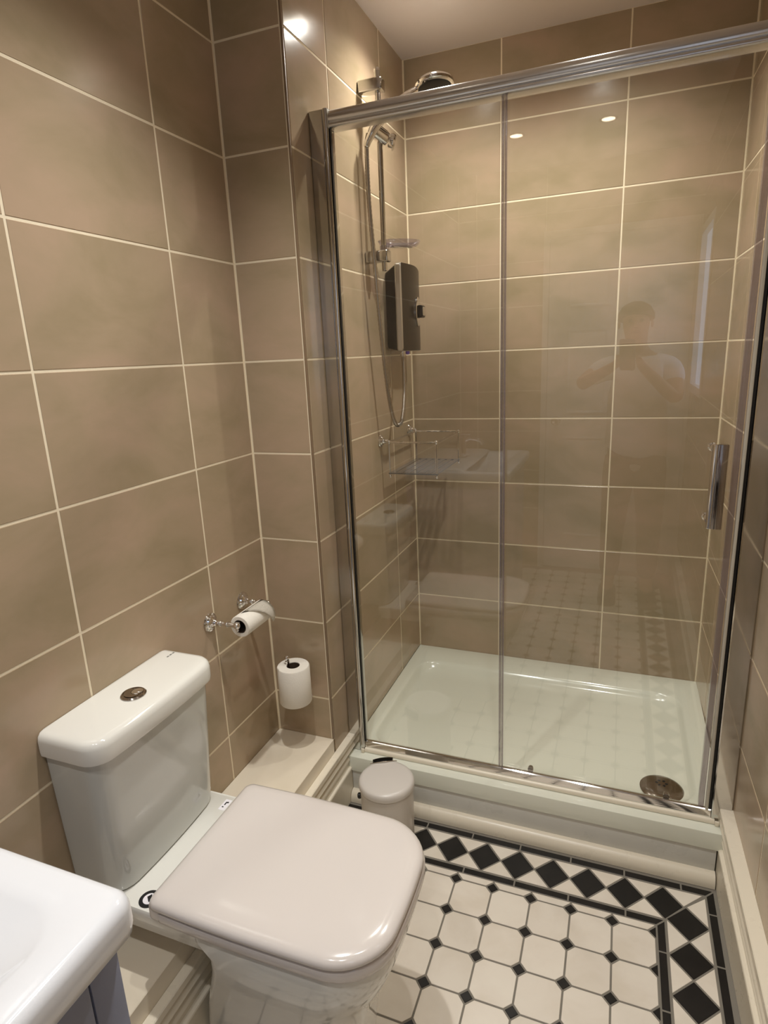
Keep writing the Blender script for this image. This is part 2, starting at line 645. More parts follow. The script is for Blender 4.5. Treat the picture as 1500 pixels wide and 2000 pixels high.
# right border column
xc = (XR2 + XR3) / 2
hx = (XR3 - XR2) / 2 - 0.002
PC = 0.0995
ys = [-0.9545 - PC * k for k in range(0, 20)]
ftile('cream_triangle_tile', [(cx[0], yc + hd), (cx[0] + PD / 2, yc), (XR3 - 0.004, YOb - 0.001)], OCT, 'tc1')
ftile('cream_triangle_tile', [(xc, ys[0] + PC / 2 + 0.001), (xc + hx, ys[0]), (XR3 - 0.0005, YOb - 0.005)], OCT, 'tc2')
for k, y in enumerate(ys):
    ftile('black_diamond_tile', [(xc - hx, y), (xc, y - PC / 2), (xc + hx, y), (xc, y + PC / 2)], BLK, 'dia2')
    if k:
        yu = ys[k - 1]
        m_ = (y + yu) / 2
        ftile('cream_triangle_tile', [(xc + hx, y), (xc + hx, yu), (xc, m_)], OCT, 'trr')
        ftile('cream_triangle_tile', [(xc - hx, y), (xc, m_), (xc - hx, yu)], OCT, 'trl')
y = YIb
y2 = [-1.0525 - 0.142 * k for k in range(0, 13)]
pv = None
for q in y2:
    if pv is None: ftile('black_strip_tile', [(XR1, q), (XR2, q), (XR2, YIa), (XR1, YIb)], BLK)
    else: ftile('black_strip_tile', [(XR1, q), (XR2, q), (XR2, pv), (XR1, pv)], BLK, 'st3')
    pv = q
y2 = [-0.9080 - 0.142 * k for k in range(0, 14)]
pv = None
for q in y2:
    if pv is None: ftile('black_strip_tile', [(XR3, q), (XR4, q), (XR4, YOa), (XR3, YOb)], BLK)
    else: ftile('black_strip_tile', [(XR3, q), (XR4, q), (XR4, pv), (XR3, pv)], BLK, 'st4')
    pv = q

# ---------------------------------------------------------------- boxing, baseboards
bx = obj('trim_1', B((XL, -0.0005, YR, YO, 0.0, 0.259), bev=0.0015, seg=1), BOXM, smooth=False, loc=(XL, YO, 0))
bx['kind'] = 'structure'
bx['label'] = 'low cream boxed-in ledge running along the left wall behind the toilet'


def skirt_prof(x0, s, z=0.212, t=0.021):
    P = [(0, 0), (0, z), (t - .002, z), (t, z - .002), (t, z - .017), (t - .006, z - .019), (t - .007, z - .028), (t - .003, z - .034), (t - .001, z - .042),
         (t - .005, z - .048), (t - .010, z - .052), (t - .011, z - .060), (t - .006, z - .066), (t - .004, z - .072), (t - .009, z - .078), (t - .010, z - .094),
         (t - .004, z - .096), (t, z - .099), (t + .001, z - .103), (t, z - .107), (t, 0)]
    return [(x0 + s * p[0], p[1]) for p in P]


bl = obj('baseboard_left', ext(bmesh.new(), skirt_prof(0.0, 1), YR, -0.742, 'y'), WPAINT, angle=25, loc=(0, -0.8, 0))
bl['kind'] = 'structure'
# right one follows the skewed wall
bm = bmesh.new()
pr = skirt_prof(0.0, -1, z=0.205, t=0.031)
loft(bm, [[(RW(a) + p[0], a, p[1]) for p in pr] for a in (-0.742, YR)])
br = obj('baseboard_right', bm, WPAINT, angle=25, loc=(W, -0.8, 0))
br['kind'] = 'structure'

# ---------------------------------------------------------------- shower tray
tray = thing('shower_tray', 'white rectangular shower tray set into the corner with a plinth panel', 'shower tray', (0.55, -0.40, 0))
k = 8
L = []
o_ = rrect(0.0, 1.093, -0.803, -0.001, 0.004, k)
L.append(zl(o_, 0.103))
L.append(zl(o_, 0.1525))
L.append(zl(rrect(0.0008, 1.0922, -0.8021, -0.002, 0.004, k), 0.1543))
L.append(zl(rrect(0.003, 1.090, -0.8000, -0.004, 0.005, k), 0.155))
L.append(zl(rrect(0.044, 1.034, -0.722, -0.118, 0.085, k), 0.155))
L.append(zl(rrect(0.048, 1.030, -0.718, -0.122, 0.083, k), 0.1535))
L.append(zl(rrect(0.053, 1.025, -0.712, -0.128, 0.080, k), 0.148))
L.append(zl(rrect(0.062, 1.016, -0.704, -0.138, 0.075, k), 0.136))
L.append(zl(rrect(0.078, 1.002, -0.690, -0.156, 0.068, k), 0.128))
L.append(zl(rrect(0.12, 0.96, -0.65, -0.20, 0.06, k), 0.125))
tb = obj('tray_body', loft(bmesh.new(), L), TRAY, tray, angle=42)
obj('plinth_panel', B((0.022, 1.068, -0.800, -0.786, 0.0, 0.1015), bev=0.001), LIPM, tray)
bm = bmesh.new()
prof = [(-0.799, 0.0), (-0.799, 0.036), (-0.804, 0.036)] + [(-0.804 - 0.021 * math.sin(math.radians(a)), 0.006 + 0.030 * math.cos(math.radians(a))) for a in range(10, 91, 10)] + [(-0.825, 0.0)]
ext(bm, prof, 0.022, 1.069, 'x')
qb = obj('trim_2', bm, WPAINT, angle=30, loc=(0.55, -0.81, 0))
qb['kind'] = 'structure'
qb['label'] = 'cream quarter-round moulding along the foot of the shower plinth'
# drain
dr = thing('shower_drain', 'round dark chrome drain cover in the right front of the shower tray', 'drain', (0.943, -0.628, 0.125))
bm = LA([(0.0, 0.0), (0.058, 0.0), (0.060, 0.001), (0.060, 0.003), (0.055, 0.006), (0.030, 0.009), (0.0, 0.0095)], (0.943, -0.628, 0.1255), n=40)
obj('cover', bm, NICKEL, dr)
for q in range(6):
    a = q * math.pi / 3
    obj('hole', LA([(0.0, 0), (0.0042, 0.0), (0.0042, 0.0014), (0, 0.0014)], (0.943 + 0.013 * math.cos(a), -0.612 + 0.012 * math.sin(a), 0.1335), n=10), DARK, dr)

# ---------------------------------------------------------------- shower enclosure
en = thing('shower_enclosure', 'chrome framed glass shower screen with a sliding door', 'shower screen', (0.55, -0.750, 0.155))
YE = -0.765
# left wall post: wide flat polished face with a rounded bead on the glass side
prof = [(0.0006, -0.732), (0.0006, -0.762), (0.003, -0.7650), (0.037, -0.7650), (0.0385, -0.7635), (0.040, -0.7650)]
prof += [(0.047 - 0.007 * math.cos(math.radians(a)), -0.7650 - 0.0045 * math.sin(math.radians(a))) for a in range(20, 161, 20)]
prof += [(0.0545, -0.764), (0.0548, -0.732)]
bm = loft(bmesh.new(), [[(x, y, 0.1565) for x, y in prof], [(x, y, 1.999) for x, y in prof]])
obj('wall_post', bm, POST, en, angle=24)
xr = RW(YE) - 0.0006
prof = [(xr, -0.732), (xr, -0.7635), (xr - 0.003, -0.7655), (xr - 0.046, -0.7655), (xr - 0.0485, -0.7635), (xr - 0.049, -0.732)]
bm = loft(bmesh.new(), [[(x, y, 0.1565) for x, y in prof], [(x, y, 1.956) for x, y in prof]])
obj('wall_post', bm, POST, en, angle=24)
obj('post_gap_strip', B((xr - 0.0555, xr - 0.0495, -0.7560, -0.740, 0.187, 1.954)), DARK, en, smooth=False)  # dark strip filling the gap beside the post
obj('magnetic_seal', B((xr - 0.0625, xr - 0.0558, -0.760, -0.740, 0.187, 1.950), bev=0.002), MAGSEAL, en)
# header rail
ZH = 0.0085
prof = [(-0.728, 1.946), (-0.728, 1.984), (-0.736, 1.988)]
prof += [(-0.752 - 0.019 * math.sin(math.radians(a)), 1.970 + 0.0185 * math.cos(math.radians(a))) for a in range(0, 121, 8)]
prof += [(-0.7655, 1.9590)]
prof += [(-0.7640 - 0.0055 * math.sin(math.radians(a)), 1.9525 + 0.0060 * math.cos(math.radians(a))) for a in range(20, 161, 20)]
prof += [(-0.760, 1.9455)]
prof = [(a, b + ZH) for a, b in prof]
bm = ext(bmesh.new(), prof, 0.0565, RW(YE) - 0.001, 'x')
obj('header_rail', bm, CHROME2, en, angle=40)
obj('end_cap', B((0.0550, 0.0563, -0.772, -0.728, 1.955, 1.997), bev=0.0005), MAGSEAL, en)
# bottom rail: tall bright face on a paler foot
prof = [(-0.734, 0.1565), (-0.734, 0.180), (-0.738, 0.184), (-0.752, 0.1900), (-0.7560, 0.1900), (-0.7585, 0.1875), (-0.7625, 0.1700), (-0.7625, 0.1565)]
bm = ext(bmesh.new(), prof, 0.0550, xr - 0.0495, 'x')
obj('bottom_rail', bm, CHROME, en, angle=25)
prof = [(-0.7627, 0.1565), (-0.7627, 0.1690), (-0.7655, 0.1690), (-0.7690, 0.1660), (-0.7705, 0.1610), (-0.7705, 0.1565)]
bm = ext(bmesh.new(), prof, 0.0560, xr - 0.0400, 'x')
obj('rail_foot', bm, WPAINT, en, angle=60, label='cream rounded foot strip under the chrome bottom rail')
for a in (0.046, xr - 0.040):
    obj('end_block', B((a, a + 0.010, -0.7765, -0.7708, 0.1555, 0.1690), bev=0.001), WPAINT, en)
fp = obj('fixed_pane', B((0.0545, 0.4965, -0.7600, -0.7550, 0.186, 1.960)), GLASS, en, smooth=False)
obj('pane_seal', B((0.4955, 0.5000, -0.7625, -0.7525, 0.188, 1.954), bev=0.0015), SEAL, fp)
obj('edge_gasket', B((0.0555, 0.0578, -0.7620, -0.7530, 0.190, 1.954)), DARK, fp, label='thin dark gasket line on the left edge of the fixed glass')
sd = obj('sliding_door', B((0.487, xr - 0.0650, -0.7450, -0.7390, 0.184, 1.960)), GLASS, en, smooth=False, label='sliding glass door with a bar handle')
obj('door_seal', B((0.4845, 0.4905, -0.748, -0.736, 0.188, 1.954), bev=0.0015), SEAL, sd)
obj('door_seal', B((xr - 0.0790, xr - 0.0655, -0.750, -0.734, 0.188, 1.954), bev=0.002), SEAL, sd)
obj('handle', B((0.9830, 1.0060, -0.7870, -0.7720, 0.971, 1.170), bev=0.0015, seg=2), REFLCH, sd, label='flat polished side of the bar handle, tile reflection painted dark')
bm = LA([(0, 0), (0.0075, 0), (0.0088, 0.0015), (0.0088, 0.1975), (0.0075, 0.199), (0, 0.199)], (0.9815, -0.7770, 0.971), n=24)
obj('handle_grip', bm, CHROME, sd)
for z in (1.158, 0.990):
    obj('handle_stud', LA([(0, 0), (0.007, 0), (0.007, 0.036), (0.010, 0.038), (0.010, 0.044), (0, 0.044)], (0.978, -0.778, z), (0, 1, 0), 16), CHROME, sd)
for (x, z) in ((0.578, 1.968), (0.950, 1.970), (0.578, 0.188), (0.945, 0.188)):
    y0 = -0.738
    if z > 1:
        ro = obj('roller', LA([(0.0, 0), (0.0125, 0.0), (0.0135, 0.002), (0.0135, 0.009), (0.011, 0.012), (0.0, 0.012)], (x, y0, z), (0, 1, 0), 22), DARK, sd)
        obj('roller_hub', LA([(0, 0), (0.0075, 0), (0.0075, 0.002), (0.004, 0.003), (0, 0.003)], (x, y0 - 0.0090, z - 0.0015), (0, -1, 0), 14), NICKEL, ro)
    else:
        obj('roller', LA([(0.0, 0), (0.008, 0), (0.0085, 0.006), (0.007, 0.012), (0.004, 0.014), (0, 0.0145)], (x, y0, z), (0, 1, 0), 20), NICKEL, sd)

# ---------------------------------------------------------------- shower fittings
rr = thing('riser_rail', 'chrome riser rail with two wall brackets on the shower side wall', 'shower rail', (0.05, -0.41, 1.66))
RX, RY = 0.058, -0.412
obj('rail', tube(bmesh.new(), [(RX, RY, 1.655), (RX, RY, 2.205)], 0.0085, 18), POST, rr)
obj('end_cap', LA([(0.0, 0), (0.0092, 0), (0.0092, 0.006), (0.007, 0.009), (0, 0.0095)], (RX, RY, 2.203), n=18), CHROME, rr)
for z, nm in ((2.166, 'bracket'), (1.698, 'bracket')):
    bm = B((0.0, 0.076, RY - 0.020, RY + 0.017, z - 0.017, z + 0.017), bev=0.005, seg=3)
    obj(nm, bm, POST, rr)
dish = thing('soap_dish', 'clear oval plastic soap dish clipped low on the riser rail', 'soap dish', (0.09, -0.37, 1.72))
bm = bmesh.new()
dc = V3((0.092, -0.362, 1.742))
Ls = []
for sc, z in ((0.55, -0.016), (0.80, -0.014), (0.93, -0.006), (1.0, 0.003), (0.98, 0.005), (0.90, -0.003), (0.76, -0.011), (0.5, -0.013)):
    Ls.append([(dc.x + 0.066 * sc * math.cos(t) * 0.92 + 0.010 * math.sin(t) * sc, dc.y + 0.048 * sc * math.sin(t) + 0.020 * math.cos(t) * sc, dc.z + z) for t in [2 * math.pi * i / 36 for i in range(36)]])
obj('dish', loft(bm, Ls), DISHM, dish, angle=70)
obj('clip', B((RX - 0.010, RX + 0.018, RY - 0.013, RY + 0.014, 1.716, 1.729), bev=0.003), DISHM, dish)

hs = thing('shower_handset', 'chrome round shower handset held in a slider on the riser rail', 'shower head', (0.07, -0.41, 2.03))
# slider holder
obj('slider', LA([(0.0, 0), (0.017, 0), (0.0215, 0.004), (0.022, 0.044), (0.020, 0.056), (0.012, 0.063), (0, 0.064)], (0.044, -0.440, 2.048), (0.045, 0.072, -0.034), 20), CHROME, hs)
obj('knob', LA([(0.0, 0), (0.021, 0.0), (0.023, 0.003), (0.023, 0.014), (0.019, 0.019), (0, 0.020)], (0.080, -0.392, 2.022), (0.8, 0.3, -0.25), 20), CHROME, hs)
hp = catmull([(0.036, -0.455, 2.010), (0.060, -0.448, 2.047), (0.098, -0.425, 2.092), (0.137, -0.395, 2.128), (0.166, -0.375, 2.149)], 5)
obj('handle', tube(bmesh.new(), hp, [0.010 + 0.004 * math.sin(math.pi * i / (len(hp) - 1)) for i in range(len(hp))], 14), CHROME, hs)
hc = V3((0.214, -0.350, 2.160))
hn = V3((-0.10, 0.10, 1.0)).normalized()
prof = [(0.0, -0.008), (0.050, -0.008), (0.057, -0.004), (0.0585, 0.002), (0.056, 0.008), (0.046, 0.015), (0.030, 0.021), (0.012, 0.024), (0.0, 0.0245)]
obj('head', LA(prof, hc, hn, 36), CHROME, hs)
obj('spray_face', LA([(0.0, -0.0115), (0.044, -0.0115), (0.049, -0.010), (0.050, -0.0075), (0, -0.0075)], hc, hn, 36), DARK, hs, label='dark rubber nozzle face under the head')
obj('hose_nut', LA([(0.0, 0), (0.0105, 0), (0.0105, 0.020), (0.008, 0.024), (0, 0.024)], (0.040, -0.452, 2.020), (-0.35, -0.05, -0.7), 12), CHROME, hs)
# hose
hp = catmull([(0.036, -0.447, 2.034), (0.032, -0.452, 2.010), (0.030, -0.452, 1.968), (0.031, -0.452, 1.842), (0.039, -0.448, 1.667), (0.041, -0.432, 1.515), (0.044, -0.402, 1.321),
              (0.050, -0.380, 1.212), (0.056, -0.358, 1.167), (0.062, -0.330, 1.166), (0.064, -0.310, 1.190), (0.060, -0.272, 1.262), (0.054, -0.250, 1.349), (0.049, -0.240, 1.402)], 26)
bm = bmesh.new()
rad = [0.0070 if i % 2 else 0.0058 for i in range(len(hp))]
tube(bm, hp, rad, 10)
ho = obj('shower_hose', bm, HOSEM, None, loc=(0.04, -0.40, 1.17), angle=80)
tag(ho, 'ribbed metal shower hose hanging in a long loop beside the riser rail', 'hose')

# electric shower unit
eu = thing('electric_shower', 'black wall-mounted electric shower unit with a bronze front and chrome edge', 'shower unit', (0.0, -0.20, 1.40))
Z0, Z1 = 1.408, 1.694
def yz(y0, y1, z0, z1, x, r=0.012):
    return [(x, a, b) for a, b in rrect(y0, y1, z0, z1, r, 4)]
bm = loft(bmesh.new(), [yz(-0.258, -0.105, Z0 + 0.012, Z1 - 0.022, 0.0), yz(-0.280, -0.101, Z0 + 0.006, Z1 - 0.012, 0.028), yz(-0.291, -0.100, Z0 + 0.003, Z1 - 0.004, 0.046)])
obj('housing', bm, PIANO, eu, angle=30)
bm = loft(bmesh.new(), [yz(-0.292, -0.099, Z0 + 0.001, Z1, 0.047), yz(-0.296, -0.098, Z0, Z1 + 0.001, 0.052), yz(-0.296, -0.098, Z0, Z1 + 0.001, 0.066), yz(-0.292, -0.100, Z0 + 0.003, Z1 - 0.002, 0.070)])
obj('chrome_band', bm, ALU, eu, angle=30)
# domed front (arched top edge)
bm = bmesh.new()
n = 14
top, bot = [], []
for s in range(n + 1):
    y = -0.291 + (0.190) * s / n
    u = (s / n) * 2 - 1
    x = 0.0705 + 0.011 * (1 - u * u)
    zt = Z1 - 0.001 - 0.010 * max(0, u) ** 2
    top.append(((x, y, zt), (0.0702, y, zt)))
    bot.append(((x, y, Z0 + 0.002), (0.0702, y, Z0 + 0.002)))
gf = [[bm.verts.new(p[0]) for p in bot], [bm.verts.new(p[0]) for p in top], [bm.verts.new(p[1]) for p in top], [bm.verts.new(p[1]) for p in bot]]
for q in range(4):
    a, b = gf[q], gf[(q + 1) % 4]
    for s in range(n): bm.faces.new((a[s], a[s + 1], b[s + 1], b[s]))
for s in (0, n): bm.faces.new([g[s] for g in gf])
obj('front_panel', bm, BRONZE, eu, angle=40)
YK, ZK = -0.166, 1.542
bm = loft(bmesh.new(), [[(x, YK + a * sc * 0.025, ZK + b * sc * 0.050) for a, b in [(math.cos(t) * (1 - 0.12 * abs(math.sin(t))), math.sin(t)) for t in [2 * math.pi * i / 28 for i in range(28)]]] for x, sc in ((0.079, 1.0), (0.0865, 1.0), (0.088, 0.94))])
obj('control_plate', bm, CHROME, eu, angle=30)
bm = B((0.0875, 0.106, YK - 0.022, YK + 0.022, ZK - 0.021, ZK + 0.021), bev=0.005, seg=3)
obj('control_knob', bm, PIANO, eu)
bm = B((0.1055, 0.111, YK - 0.017, YK + 0.017, ZK - 0.015, ZK + 0.015), bev=0.0035, seg=3)
obj('knob_cap', bm, CHROME, eu)
obj('hose_outlet', LA([(0.0, 0), (0.010, 0), (0.010, 0.016), (0.0075, 0.022), (0, 0.022)], (0.049, -0.240, 1.409), (0, 0, -1), 14), CHROME, eu)
obj('indicator', LA([(0.0, 0), (0.007, 0), (0.007, 0.010), (0.004, 0.012), (0, 0.012)], (0.058, -0.215, 1.409), (0, 0, -1), 14), VIOLET, eu, label='small violet indicator under the unit, glow painted as colour')

# wire soap basket
bk = thing('soap_basket', 'chrome wire soap basket fixed in the back left corner of the shower', 'basket', (0.0, -0.21, 1.10))
BX0, BX1, BY0, BY1, BZ = 0.030, 0.200, -0.366, -0.062, 1.105
for y in (BY0 - 0.004, BY1):
    obj('wall_flange', LA([(0.0, 0), (0.022, 0), (0.023, 0.002), (0.021, 0.005), (0.016, 0.006), (0.013, 0.010), (0.009, 0.011), (0.007, 0.016), (0.009, 0.020), (0.006, 0.023), (0.006, 0.030), (0, 0.030)], (0.0002, y, BZ + 0.005), (1, 0, 0), 24), CHROME, bk)
for (a, b) in (((BX0, BY0), (BX1, BY0)), ((BX0, BY1), (BX1, BY1)), ((BX0, BY0), (BX0, BY1)), ((BX1, BY0), (BX1, BY1))):
    obj('rod', tube(bmesh.new(), [(a[0], a[1], BZ), (b[0], b[1], BZ)], 0.0032, 10), CHROME, bk)
for a in (BX0, BX1):
    for b in (BY0, BY1):
        bm = tube(bmesh.new(), [(a, b, BZ), (a, b, 0.992)], 0.0033, 10)
        ball(bm, (a, b, BZ + 0.001), 0.0072)
        ball(bm, (a, b, 0.986), 0.0055)
        obj('post', bm, CHROME, bk)
ZS = 0.994
for b in (BY0 + 0.004, BY1 - 0.004):
    obj('shelf_rim', B((BX0 - 0.004, BX1 + 0.004, b - 0.008, b + 0.008, ZS, ZS + 0.004)), SHELFM, bk, smooth=False)
for q in range(7):
    x = BX0 - 0.003 + q * (BX1 - BX0 + 0.006 - 0.019) / 6
    obj('slat', B((x, x + 0.019, BY0 + 0.0122, BY1 - 0.0122, ZS, ZS + 0.004), bev=0.001, seg=1), SHELFM, bk)

# ---------------------------------------------------------------- toilet
to = thing('toilet', 'white close-coupled toilet with its lid closed against the left wall', 'toilet', (0.15, -1.48, 0))
CY = -1.483
def densify(L_, m=3):
    out = []
    for i in range(len(L_)):
        p, q = V3(L_[i]), V3(L_[(i + 1) % len(L_)])
        if (q - p).length > 0.05:
            for s in range(8): out.append(tuple(p.lerp(q, s / 8)))
        else: out.append(tuple(p))
    return out
def cistl(z, x1, hw, r=0.034, bow=0.008):
    P = densify([(x, y, z) for x, y in rrect(XL + 0.001, x1, CY - hw, CY + hw, r, 6, rs=(r, r, 0.006, 0.006))])
    return [(x + (bow * (1 - ((y - CY) / hw) ** 2) * max(0, (x - XL - 0.05) / (x1 - XL - 0.05)) if x > XL + 0.05 else 0), y, z) for x, y, z in P]
hgt = [(0.4035, -0.083, 0.150, 0.045), (0.406, -0.079, 0.1545, 0.045), (0.43, -0.0765, 0.1565, 0.042), (0.55, -0.071, 0.1610, 0.038), (0.66, -0.066, 0.1645, 0.035), (0.7105, -0.0635, 0.1660, 0.034)]
LL = [cistl(z, x1, hw, r) for z, x1, hw, r in hgt]
obj('cistern', loft(bmesh.new(), LL), CERA_SHADE, to, angle=50)
lid = [(0.7120, -0.057, 0.1710, 0.036), (0.7125, -0.053, 0.1745, 0.038), (0.720, -0.051, 0.1755, 0.040), (0.742, -0.051, 0.1755, 0.040), (0.7505, -0.0535, 0.1735, 0.038), (0.7560, -0.059, 0.168, 0.033), (0.7575, -0.068, 0.160, 0.026)]
LL = [cistl(z, x1, hw, r) for z, x1, hw, r in lid]
cl = obj('cistern_lid', loft(bmesh.new(), LL), CERA, to, angle=50)
bc = V3((-0.113, -1.495, 0.7575))
fb = obj('flush_button', LA([(0.0, 0), (0.0245, 0), (0.0250, 0.002), (0.0225, 0.0045), (0.0205, 0.0045), (0.0200, 0.0030), (0, 0.0030)], bc, n=36), NICKEL, to)
bm = bmesh.new()
lathe(bm, [(0, 0.0), (0.0115, 0.0), (0.0115, 0.0026), (0.0095, 0.0036), (0, 0.0036)], bc + V3((0.005, 0.006, 0.003)), n=24)
obj('small_button', bm, CHROME, fb)
pts = [(bc.x + 0.0185 * math.cos(t), bc.y + 0.0185 * math.sin(t)) for t in [math.radians(150 + 15 * q) for q in range(13)]]
pts2 = [(bc.x + 0.005 + 0.0125 * math.cos(t), bc.y + 0.006 + 0.0125 * math.sin(t)) for t in [math.radians(330 - 15 * q) for q in range(13)]]
bm = loft(bmesh.new(), [zl(pts + pts2, bc.z + 0.003), zl(pts + pts2, bc.z + 0.0055)])
obj('large_button', bm, NICKEL, fb)
# tiny grey maker's mark on the lid corner
bm = bmesh.new()
for q in range(3):
    bm2 = B((-0.158 + q * 0.0, -0.154, -1.345 + q * 0.009, -1.339 + q * 0.009, 0.7574, 0.7578))
    me_ = bpy.data.meshes.new('t'); bm2.to_mesh(me_); bm2.free(); bm.from_mesh(me_); bpy.data.meshes.remove(me_)
obj('maker_mark', bm, mat('grey_print', srgb(120, 118, 112), 0.5), cl, smooth=False)

def dshape(x0, x1, hw, rf, rb, bow=0.012, sb=0.004, k=10):
    """seat outline: straight-ish sides, big front corners; ccw"""
    P = rrect(x0, x1, CY - hw, CY + hw, rf, k, rs=(rf, rf, rb, rb))
    Q = []
    for i in range(len(P)):
        p, q = P[i], P[(i + 1) % len(P)]
        d = math.hypot(q[0] - p[0], q[1] - p[1])
        m_ = 8 if d > 0.03 else 1
        for s in range(m_): Q.append((p[0] + (q[0] - p[0]) * s / m_, p[1] + (q[1] - p[1]) * s / m_))
    out = []
    for x, y in Q:
        v = (y - CY) / hw
        t = max(0, (x - x0) / (x1 - x0))
        out.append((x + bow * (1 - v * v) * t ** 2, CY + (y - CY) * (1 + sb / hw * math.sin(math.pi * min(1, t * 1.25)))))
    return out
# bowl
bw = [(0.4005, 0.092, 0.430, 0.152, 0.085), (0.397, 0.090, 0.443, 0.164, 0.092), (0.380, 0.092, 0.444, 0.1665, 0.093), (0.350, 0.120, 0.438, 0.1660, 0.093), (0.310, 0.116, 0.422, 0.161, 0.092), (0.275, 0.102, 0.404, 0.150, 0.090),
      (0.240, 0.089, 0.388, 0.141, 0.086), (0.170, 0.062, 0.366, 0.124, 0.076), (0.100, 0.040, 0.354, 0.107, 0.064), (0.030, 0.024, 0.345, 0.097, 0.055), (0.0, 0.022, 0.343, 0.096, 0.055)]
obj('pan', loft(bmesh.new(), [zl(dshape(a, b, hw, r, 0.02), z) for z, a, b, hw, r in bw]), CERA, to, angle=60)
dk = [(0.352, -0.110, 0.120, 0.154), (0.356, -0.114, 0.125, 0.158), (0.385, -0.118, 0.128, 0.160), (0.396, -0.1185, 0.129, 0.161), (0.4012, -0.115, 0.126, 0.158)]
obj('pan_deck', loft(bmesh.new(), [zl(rrect(a, b, CY - hw, CY + hw, 0.018, 5), z) for z, a, b, hw in dk]), CERA, to, angle=50)
st = [(0.4015, 0.020, 0.444, 0.163, 0.090), (0.4020, 0.016, 0.450, 0.1690, 0.094), (0.405, 0.014, 0.4525, 0.1715, 0.096), (0.423, 0.014, 0.4525, 0.1715, 0.096), (0.4265, 0.020, 0.449, 0.168, 0.094), (0.4275, 0.026, 0.443, 0.162, 0.09)]
obj('seat', loft(bmesh.new(), [zl(dshape(a, b, hw, r, 0.02), z) for z, a, b, hw, r in st]), SEAT, to, angle=60)
ld = [(0.4300, 0.014, 0.438, 0.158, 0.088), (0.4305, 0.008, 0.448, 0.1670, 0.094), (0.4345, 0.005, 0.4515, 0.1705, 0.096), (0.4400, 0.005, 0.4515, 0.1705, 0.096), (0.4460, 0.008, 0.4485, 0.1670, 0.094),
      (0.4500, 0.016, 0.440, 0.159, 0.088), (0.4520, 0.030, 0.425, 0.146, 0.078), (0.4530, 0.058, 0.395, 0.116, 0.06)]
obj('toilet_lid', loft(bmesh.new(), [[(x, y - 0.004, z) for x, y in dshape(a, b, hw, r, 0.018)] for z, a, b, hw, r in ld]), SEAT, to, angle=70)
for s in (-1, 1):
    y = CY - 0.003 + s * 0.156
    obj('hinge_lug', B((0.004, 0.036, y - 0.0125, y + 0.0125, 0.4015, 0.440), bev=0.009, seg=3), SEAT, to)
# stickers lying on the deck
stk = obj('round_sticker', LA([(0, 0), (0.020, 0), (0.020, 0.0006), (0, 0.0006)], (-0.027, -1.617, 0.4012), n=32), BLACK, to, label='round black sticker with a white centre on the deck')
obj('sticker_centre', LA([(0, 0), (0.0125, 0), (0.0125, 0.0004), (0, 0.0004)], (-0.027, -1.617, 0.4019), n=24), STICK, stk)
bm = loft(bmesh.new(), [zl([(-0.034, -1.614), (-0.022, -1.625), (-0.019, -1.619), (-0.0285, -1.6125), (-0.0335, -1.6035), (-0.0365, -1.605)], z) for z in (0.4023, 0.4027)]) if False else None
bm = loft(bmesh.new(), [zl([(-0.0340, -1.6150), (-0.0235, -1.6240), (-0.0195, -1.6195), (-0.0290, -1.6070)], z) for z in (0.4022, 0.4027)])
obj('sticker_mark', bm, BLACK, stk, smooth=False)
st2 = obj('label_sticker', B((-0.0465, -0.030, -1.372, -1.338, 0.4012, 0.4017)), STICK, to, smooth=False, label='small white sticker with black marks at the far end of the deck')
bm = B((-0.041, -0.038, -1.356, -1.346, 0.4017, 0.4020), (-0.038, -0.034, -1.349, -1.345, 0.4017, 0.4020), (-0.042, -0.038, -1.364, -1.361, 0.4017, 0.4020))
obj('sticker_mark', bm, BLACK, st2, smooth=False)

# ---------------------------------------------------------------- toilet roll holders and rolls
hl = thing('roll_holder', 'two-post chrome toilet roll holder on the left wall above the cistern', 'toilet roll holder', (XL, -1.07, 0.75))
FL = [(0.0, 0), (0.0235, 0), (0.0250, 0.002), (0.0240, 0.005), (0.0195, 0.0065), (0.0170, 0.010), (0.0110, 0.012), (0.0080, 0.016), (0.0085, 0.019), (0.0062, 0.022), (0.0062, 0.032), (0.0085, 0.036), (0.0062, 0.040), (0.0055, 0.052), (0.0085, 0.057), (0.0062, 0.062), (0.0055, 0.078), (0.0, 0.078)]
for y in (-1.143, -0.996):
    f_ = obj('wall_flange', LA([(r, h) for r, h in FL], (XL + 0.0003, y, 0.749), (1, 0, 0), 24), CHROME, hl)
    bm = bmesh.new()
    ball(bm, (XL + 0.084, y, 0.749), 0.0095)
    ball(bm, (XL + 0.084, y - 0.0, 0.7375), 0.0045)
    obj('finial', bm, CHROME, hl)
obj('spindle', tube(bmesh.new(), [(XL + 0.084, -1.143, 0.751), (XL + 0.084, -0.996, 0.751)], 0.005, 12), CHROME, hl)


def roll(name_parent, c, d, L_, R, r):
    bm = LA([(r, 0), (R - 0.002, 0), (R, 0.003), (R, L_ - 0.003), (R - 0.002, L_), (r, L_)], c, d, 48)
    # open the hole: remove end caps and add the inner wall
    caps = [f for f in bm.faces if len(f.verts) == 48]
    bmesh.ops.delete(bm, geom=caps, context='FACES')
    x, y, dd = frame(d)
    rings = []
    for h in (0, L_):
        rings.append([V3(c) + dd * h + x * (r * math.cos(2 * math.pi * i / 48)) + y * (r * math.sin(2 * math.pi * i / 48)) for i in range(48)])
    a = [bm.verts.new(p) for p in rings[0]]
    b = [bm.verts.new(p) for p in rings[1]]
    for i in range(48): bm.faces.new((a[i], b[i], b[(i + 1) % 48], a[(i + 1) % 48]))
    bmesh.ops.remove_doubles(bm, verts=bm.verts, dist=1e-5)
    return bm


